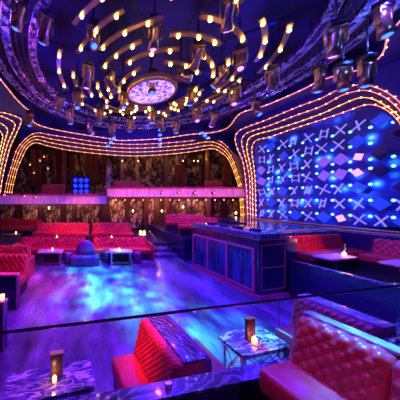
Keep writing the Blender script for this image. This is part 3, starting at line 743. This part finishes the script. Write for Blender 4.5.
for k,px in enumerate((162,179,195,214)):
    p = at(px,193,11.0); t_ = thing('wall_spot', 'small red round lamp on the right balcony front, %s from the left' % ['first','second','third','fourth'][k], 'lamp', p, 0, 'round lamps on the right balcony front')
    MB().tube([(0,.14,0),(0,-.02,0)],.085,14).build('housing', M['wood'], t_); MB().lathe([(.002,-.05),(.06,0),(.002,.05)],12,c=(0,-.03,0)).build('lens', M['redlamp'], t_)
t_ = thing('soffit_lights', 'row of small warm bulbs under the right balcony front', 'light row')
for px in range(116,242,9):
    MB().lathe([(.002,-.025),(.045,0),(.002,.025)],8).build('bulb', M['smallbulb'], t_).location = at(px,200,11.15)
# balcony interior
for k,(px,w,py0,py1) in enumerate([(36,12,150,186),(60,14,152,190),(72,5,155,190),(91,13,152,186),(104,5,152,186),(180,10,165,190),(205,12,165,190),(228,9,150,190)]):
    p = at(px,(py0+py1)/2,15.2); h_ = (py1-py0)*15.2/200; w_ = w*15.2/200
    mb = MB(); n_ = 40; top_ = [Vector((-w_/2+w_*i/n_, .06*math.sin(i*1.3), h_/2)) for i in range(n_+1)]; bot = [Vector((q.x,q.y*1.2,-h_/2)) for q in top_]
    o = mb.loft(top_,bot).build('curtain', M['curtain']); o.location = p
    sd = o.modifiers.new('s','SOLIDIFY'); sd.thickness = .03
    tag(o, 'dark red hanging curtain at the back of the balcony, number %s from the left' % ['one','two','three','four','five','six','seven','eight'][k], 'curtain', 'curtains behind the balcony')
for k,px in enumerate((14,64,122,166,206)):
    p = at(px,180,14.8); o = MB().box((p.x,p.y,4.6),(.28,.28,3.8)).build('pillar', M['wood']); tag(o, 'dark pillar on the balcony, %s of the five' % ['leftmost','second from left','middle','second from right','rightmost'][k], 'pillar', 'pillars on the balcony')
for k,(px,py) in enumerate(((30,164),(40,160),(48,168),(34,172),(44,156))):
    p = at(px,py,13.4); t_ = thing('pendant_lamp', 'small dim gold pendant lamp in the left balcony opening, %s' % ['far left one','middle high one','rightmost one','lowest one','highest one'][k], 'pendant lamp', p, 0, 'pendants in the left balcony opening')
    MB().lathe([(.02,.12),(.12,0),(.1,-.04),(.02,-.06)],12).build('lamp_shade', M['gold'], t_); MB().tube([(0,0,.1),(0,0,6.6-p.z)],.008,5).build('cord', M['darkmetal'], t_)
    MB().lathe([(.002,-.05),(.04,-.07),(.002,-.09)],8).build('bulb', M['smallbulb'], t_)
struct(MB().box((1.2,14.9,6.3),(16,4.2,.1)).build('ceiling_balcony', M['dark']))
for k,px in enumerate((122,138,183,194,198)):
    t_ = thing('downlight', 'small warm downlight under the balcony ceiling, %s from the left' % ['first','second','third','fourth','fifth'][k], 'downlight', at(px,160.5,13.4), 0, 'downlights over the balcony')
    MB().lathe([(.05,.06),(.07,0),(.06,-.03)],12).build('housing', M['gold'], t_); MB().lathe([(.05,-.032),(.002,-.05)],12).build('lens', M['dotlamp'], t_)
    MB().tube([(0,0,.05),(0,0,6.25-at(px,160.5,13.4).z)],.01,5).build('stem', M['darkmetal'], t_)
t_ = thing('blinder_panel', 'stack of nine blue lamps standing on the left balcony', 'light panel', at(81,194,12.0))
for i in range(3):
    for j in range(3):
        MB().lathe([(.002,-.05),(.09,-.03),(.13,.03),(.13,.06),(.002,.06)],14,M=Matrix.Rotation(R(90),4,'X')@Matrix.Scale(1,4)).build('lamp', M['bluelamp'], t_).location = (-.33+.33*i, -.05, .15+.33*j)
MB().box((0,.08,.5),(1.1,.12,1.15)).build('backing', M['tiledark'], t_)
t_ = thing('slanted_rail', 'white slanted rails at the stair beside the balcony step', 'railing', at(106,188,12.2))
for k in range(5):
    MB().bar((-.05+.02*k,0,.25*k+.0),(.42-.02*k,.1,.25*k+.35+.2),.018).build('rail_bar', M['fascia'], t_)
for k,(px,w,lab) in enumerate([(52,26,'left balcony, below the pendants'),(128,30,'middle of the balcony'),(216,20,'right end of the balcony')]):
    p = at(px,190,13.9); z_ = 2.5 if px < 107 else 2.75
    sofa('dark red sofa on the ' + lab, (p.x,p.y,z_), 0, w*13.2/200, .8, hb=1.0, ledge=.06, cell=.2, res=4, mat_b='wine_leather', mat_s='wine_leather', group='sofas on the balcony')
t_ = thing('wall_washer', 'yellow glowing lamp high at the right end of the balcony', 'lamp', at(222,148,13.6))
MB().lathe([(.02,.2),(.15,.1),(.18,0),(.17,-.01)],16).build('lamp_shade', M['gold'], t_); MB().lathe([(.12,0),(.1,-.06),(.002,-.09)],12).build('bulb', M['lampgold'], t_)

# wall below the balcony: mural panels
for k,(a_,b_) in enumerate([(-8,16),(22,38),(43,61),(66,73),(77,100),(109,125),(129,143),(148,154),(171,186),(192,204),(213,221),(226,238)]):
    x0, x1 = (a_-100)*13.2/200, (b_-100)*13.2/200
    t_ = thing('mural_panel', 'gold figured wall panel below the balcony, %s' % ['at the far left','second from the far left','third from the far left','narrow one left of the wide panel','the widest','first right of the balcony step','second right of the balcony step','narrow one behind the steps','left of two above the raised lounge sofas','right of two above the raised lounge sofas','narrow one left of the lit pier','next to the lit pier'][k], 'wall panel', ((x0+x1)/2,13.2,1.5), 0, 'figured panels below the balcony')
    MB().box((0,0,0),(x1-x0,.05,1.9)).build('figured_face', M['mural'], t_)
    mb = MB(); w_ = (x1-x0)/2
    for sx in (-1,1): mb.box((sx*w_,-.02,0),(.06,.1,1.96))
    for sz in (-1,1): mb.box((0,-.02,sz*.96),(2*w_,.1,.06))
    mb.build('frame', M['dark'], t_)
for k,(px,py) in enumerate([(49,208),(133,211),(162,211),(183,207),(236,213)]):
    p = at(px,py,13.05); t_ = thing('wall_sconce', 'small warm wall lamp below the balcony, %s of the five' % ['leftmost','second from left','middle','second from right','rightmost'][k], 'wall lamp', p, 0, 'wall lamps below the balcony')
    MB().box((0,.06,0),(.06,.06,.2)).build('bracket', M['gold'], t_); MB().lathe([(.03,-.06),(.05,0),(.03,.06)],10).build('lamp_shade', M['dotlamp'], t_)
for k,px in enumerate((104,146,167,208)):
    p = at(px,210,12.6); o = MB().box((p.x,p.y,1.5),(.22,.22,2.2)).build('column', M['wood']); tag(o,'dark column under the balcony, %s of the four' % ['leftmost','second from left','third from left','rightmost'][k],'column','columns under the balcony')

# ------------------------------------------------------------------ lights
def spot(loc, tgt, col, e, ang=40, blend=.6, r=.08):
    l = bpy.data.lights.new('spot','SPOT'); l.color = col; l.energy = e; l.spot_size = R(ang); l.spot_blend = blend; l.shadow_soft_size = r
    o = bpy.data.objects.new('spot_lamp', l); C.objects.link(o); o.location = loc
    o.rotation_euler = (Vector(tgt)-Vector(loc)).to_track_quat('-Z','Y').to_euler(); return o
def point(loc, col, e, r=.05):
    l = bpy.data.lights.new('point','POINT'); l.color = col; l.energy = e; l.shadow_soft_size = r
    o = bpy.data.objects.new('point_lamp', l); C.objects.link(o); o.location = loc; return o
def gobo(o, scale=14, lo=.42, hi=.68, c0=(.0,.01,.3), c1=(.02,.9,.95)):
    l = o.data; l.use_nodes = True; nt = l.node_tree; em = nt.nodes['Emission']
    tc = nt.nodes.new('ShaderNodeTexCoord'); no = nt.nodes.new('ShaderNodeTexNoise'); no.inputs['Scale'].default_value = scale; no.inputs['Detail'].default_value = 3
    rp = nt.nodes.new('ShaderNodeValToRGB'); rp.color_ramp.elements[0].position = lo; rp.color_ramp.elements[1].position = hi
    rp.color_ramp.elements[0].color = (*c0,1); rp.color_ramp.elements[1].color = (*c1,1)
    nt.links.new(tc.outputs['Normal'], no.inputs['Vector']); nt.links.new(no.outputs[0], rp.inputs[0]); nt.links.new(rp.outputs[0], em.inputs['Color'])
BL = (.03,.006,1)
# blue wash: lamps added on a circle under the ceiling, not tied to fixtures
for q in range(0,360,45):
    p = CC+Vector((math.cos(R(q))*3.4, math.sin(R(q))*3.4, 5.7))
    spot(p, (p.x*.75+.8, p.y*.75+1.4, 0), BL, 170 if 130 < q < 240 else 340, 150, .5)
    point(p+Vector((0,0,.3)), BL, 26, .05)
spot((1.9,6.5,5.6), (1.2,5.0,0), (.05,.004,1), 1100, 90)
spot((2.6,5.5,5.7), (3.2,2.6,0), (.02,.008,1), 500, 90)
# cyan pools on the dance floor
gobo(spot((2.2,6.0,5.6), (.45,5.25,0), (1,1,1), 8500, 30, .8))
gobo(spot((1.0,7.5,5.6), (1.9,3.4,0), (1,1,1), 8500, 26, .8))
gobo(spot((1.5,6.5,5.6), (-.1,6.9,0), (1,1,1), 5000, 30, .8))
gobo(spot((1.6,4.6,5.6), (.35,5.25,0), (1,1,1), 5000, 16, 1), 8, .3, .6)
gobo(spot((2.8,5.4,5.6), (1.75,3.35,0), (1,1,1), 4200, 14, 1), 8, .3, .6)
# magenta and red
spot((.5,4.5,5.8), (-1.2,5.8,0), (1,.01,.08), 1800, 22, .9)
spot((-.5,3.5,6.3), (-.9,3.2,0), (1,.0,.3), 620, 60, .9)
spot((.3,6.0,5.8), (-1.9,8.7,.5), (1,.03,.24), 1050, 40, .7, .02)
spot((1.3,6.0,5.8), (.9,8.8,.5), (1,.03,.24), 1000, 36, .7, .02)
spot((.6,7.2,5.8), (-1.2,10.1,.9), (1,.16,.01), 1100, 30, .7, .02)
spot((-.5,4.2,5.8), (-2.7,5.5,.7), (1,.1,.03), 800, 34, .7)
spot((4.0,7.0,5.6), (4.4,9.6,1.3), (1,.04,.1), 450, 40, .7)
spot((-.6,1.9,5.2), (.60,2.45,.7), (1,.09,.0), 1500, 12, .9)
spot((-.4,.2,5.2), (1.95,.95,1.2), (1,.1,.22), 330, 30, .7, .02)
spot((1.2,2.6,5.6), (1.95,1.0,1.2), (.8,.4,1), 60, 26, .7, .01)
spot((3.0,-.8,4.6), (1.9,1.1,1.2), (.5,.1,1), 120, 34, .7, .02)
spot((2.0,4.0,6.0), (2.05,2.6,.5), (1,.4,.5), 160, 14, .7)
spot((5.2,4.0,5.8), (6.1,6.0,1.1), (1,.06,.01), 650, 16, .9)
spot((-.6,4.2,5.9), (-.5,2.1,.5), (.6,.3,1), 170, 16, .7)
spot((3.4,2.6,6.0), (2.05,1.15,1.39), (.02,.4,1), 6000, 15, .6)
spot((1.8,4.6,6.0), (3.2,2.8,.6), (1,.1,.5), 160, 18, .7)
# balcony fronts
for x,y,c,e in ((-5,8.7,(.8,.12,.6),26),(-3,9.2,(1,.16,.4),34),(-.8,9.3,(.8,.12,.7),26),(1.2,10.4,(1,.13,.12),90),(3.0,10.4,(1,.14,.12),90),(4.9,10.4,(1,.14,.12),90),(6.9,10.4,(1,.1,.14),90)):
    spot((x,y-.6,1.9 if x<0 else 2.2),(x,y+1.0,2.5 if x < 0 else 2.85),c,e,130,.8)
# warm balcony interior and wall below
for x in (-4,-1,2,5,7.6): point((x,13.0,5.4),(1,.32,.14),40,.05)
for x in (-4.3,-1.6,1,3.6,6.4): point((x,12.3,2.2),(1,.42,.25),26,.05)
point((at(222,152,13.5)),(1,.5,.05),25)
point((1.95,9.1,1.2),(1,.5,.1),4); point((2.045,2.6,.62),(1,.2,.04),1.2,.02); point((-.475,2.05,.6),(1,.4,.3),.6,.02); point((6.1,4.9,1.2),(1,.2,.04),5)
for q in range(0,360,60): point(CC+Vector((math.cos(R(q))*2.0, math.sin(R(q))*2.0, 5.95)), (1,.45,.1), 2)
spot((3.6,3.6,6.0), (4.7,2.92,.5), (.02,.45,1), 900, 12, .5)
point((6.3,4.4,6.0), (.08,.16,1), 45, .05)  # added blue fill that brightens the mirrored rings at right
point((5.2,2.6,6.0), (.08,.16,1), 35, .05)
point((1.72,2.42,.18), (1,.05,.01), 5, .04)  # added low red fill that lights the marble table's legs
point((8.2,7.0,2.6),(.02,.1,1),40,.1)
spot((5.5,2.5,5.8), (7.7,4.4,1.1), (.15,.1,1), 700, 26, .8)
spot((3.5,.6,5.8), (5.0,3.8,.5), (.25,.03,1), 500, 40, .8)
for q in range(20,380,60): point(CC+Vector((math.cos(R(q))*4.6, math.sin(R(q))*4.6, 6.1)), (.1,.06,1), 26)
for q in (170,200,150): point(CC+Vector((math.cos(R(q))*4.2, math.sin(R(q))*4.2, 6.3)), (1,.1,.5), 6)

w = bpy.data.worlds.new('World'); S.world = w; w.use_nodes = True
w.node_tree.nodes['Background'].inputs[0].default_value = (.01,.004,.08,1); w.node_tree.nodes['Background'].inputs[1].default_value = .3

cam = bpy.data.cameras.new('camera'); co = bpy.data.objects.new('camera', cam); C.objects.link(co)
co.location = (0,0,EYE); co.rotation_euler = (R(90),0,0); cam.sensor_width = 36; cam.sensor_fit = 'HORIZONTAL'; cam.lens = 36*F/400; cam.shift_x = .25; cam.clip_start = .05
S.camera = co
S.view_settings.view_transform = 'Standard'; S.view_settings.look = 'None'; S.view_settings.gamma = 1; S.view_settings.exposure = .15
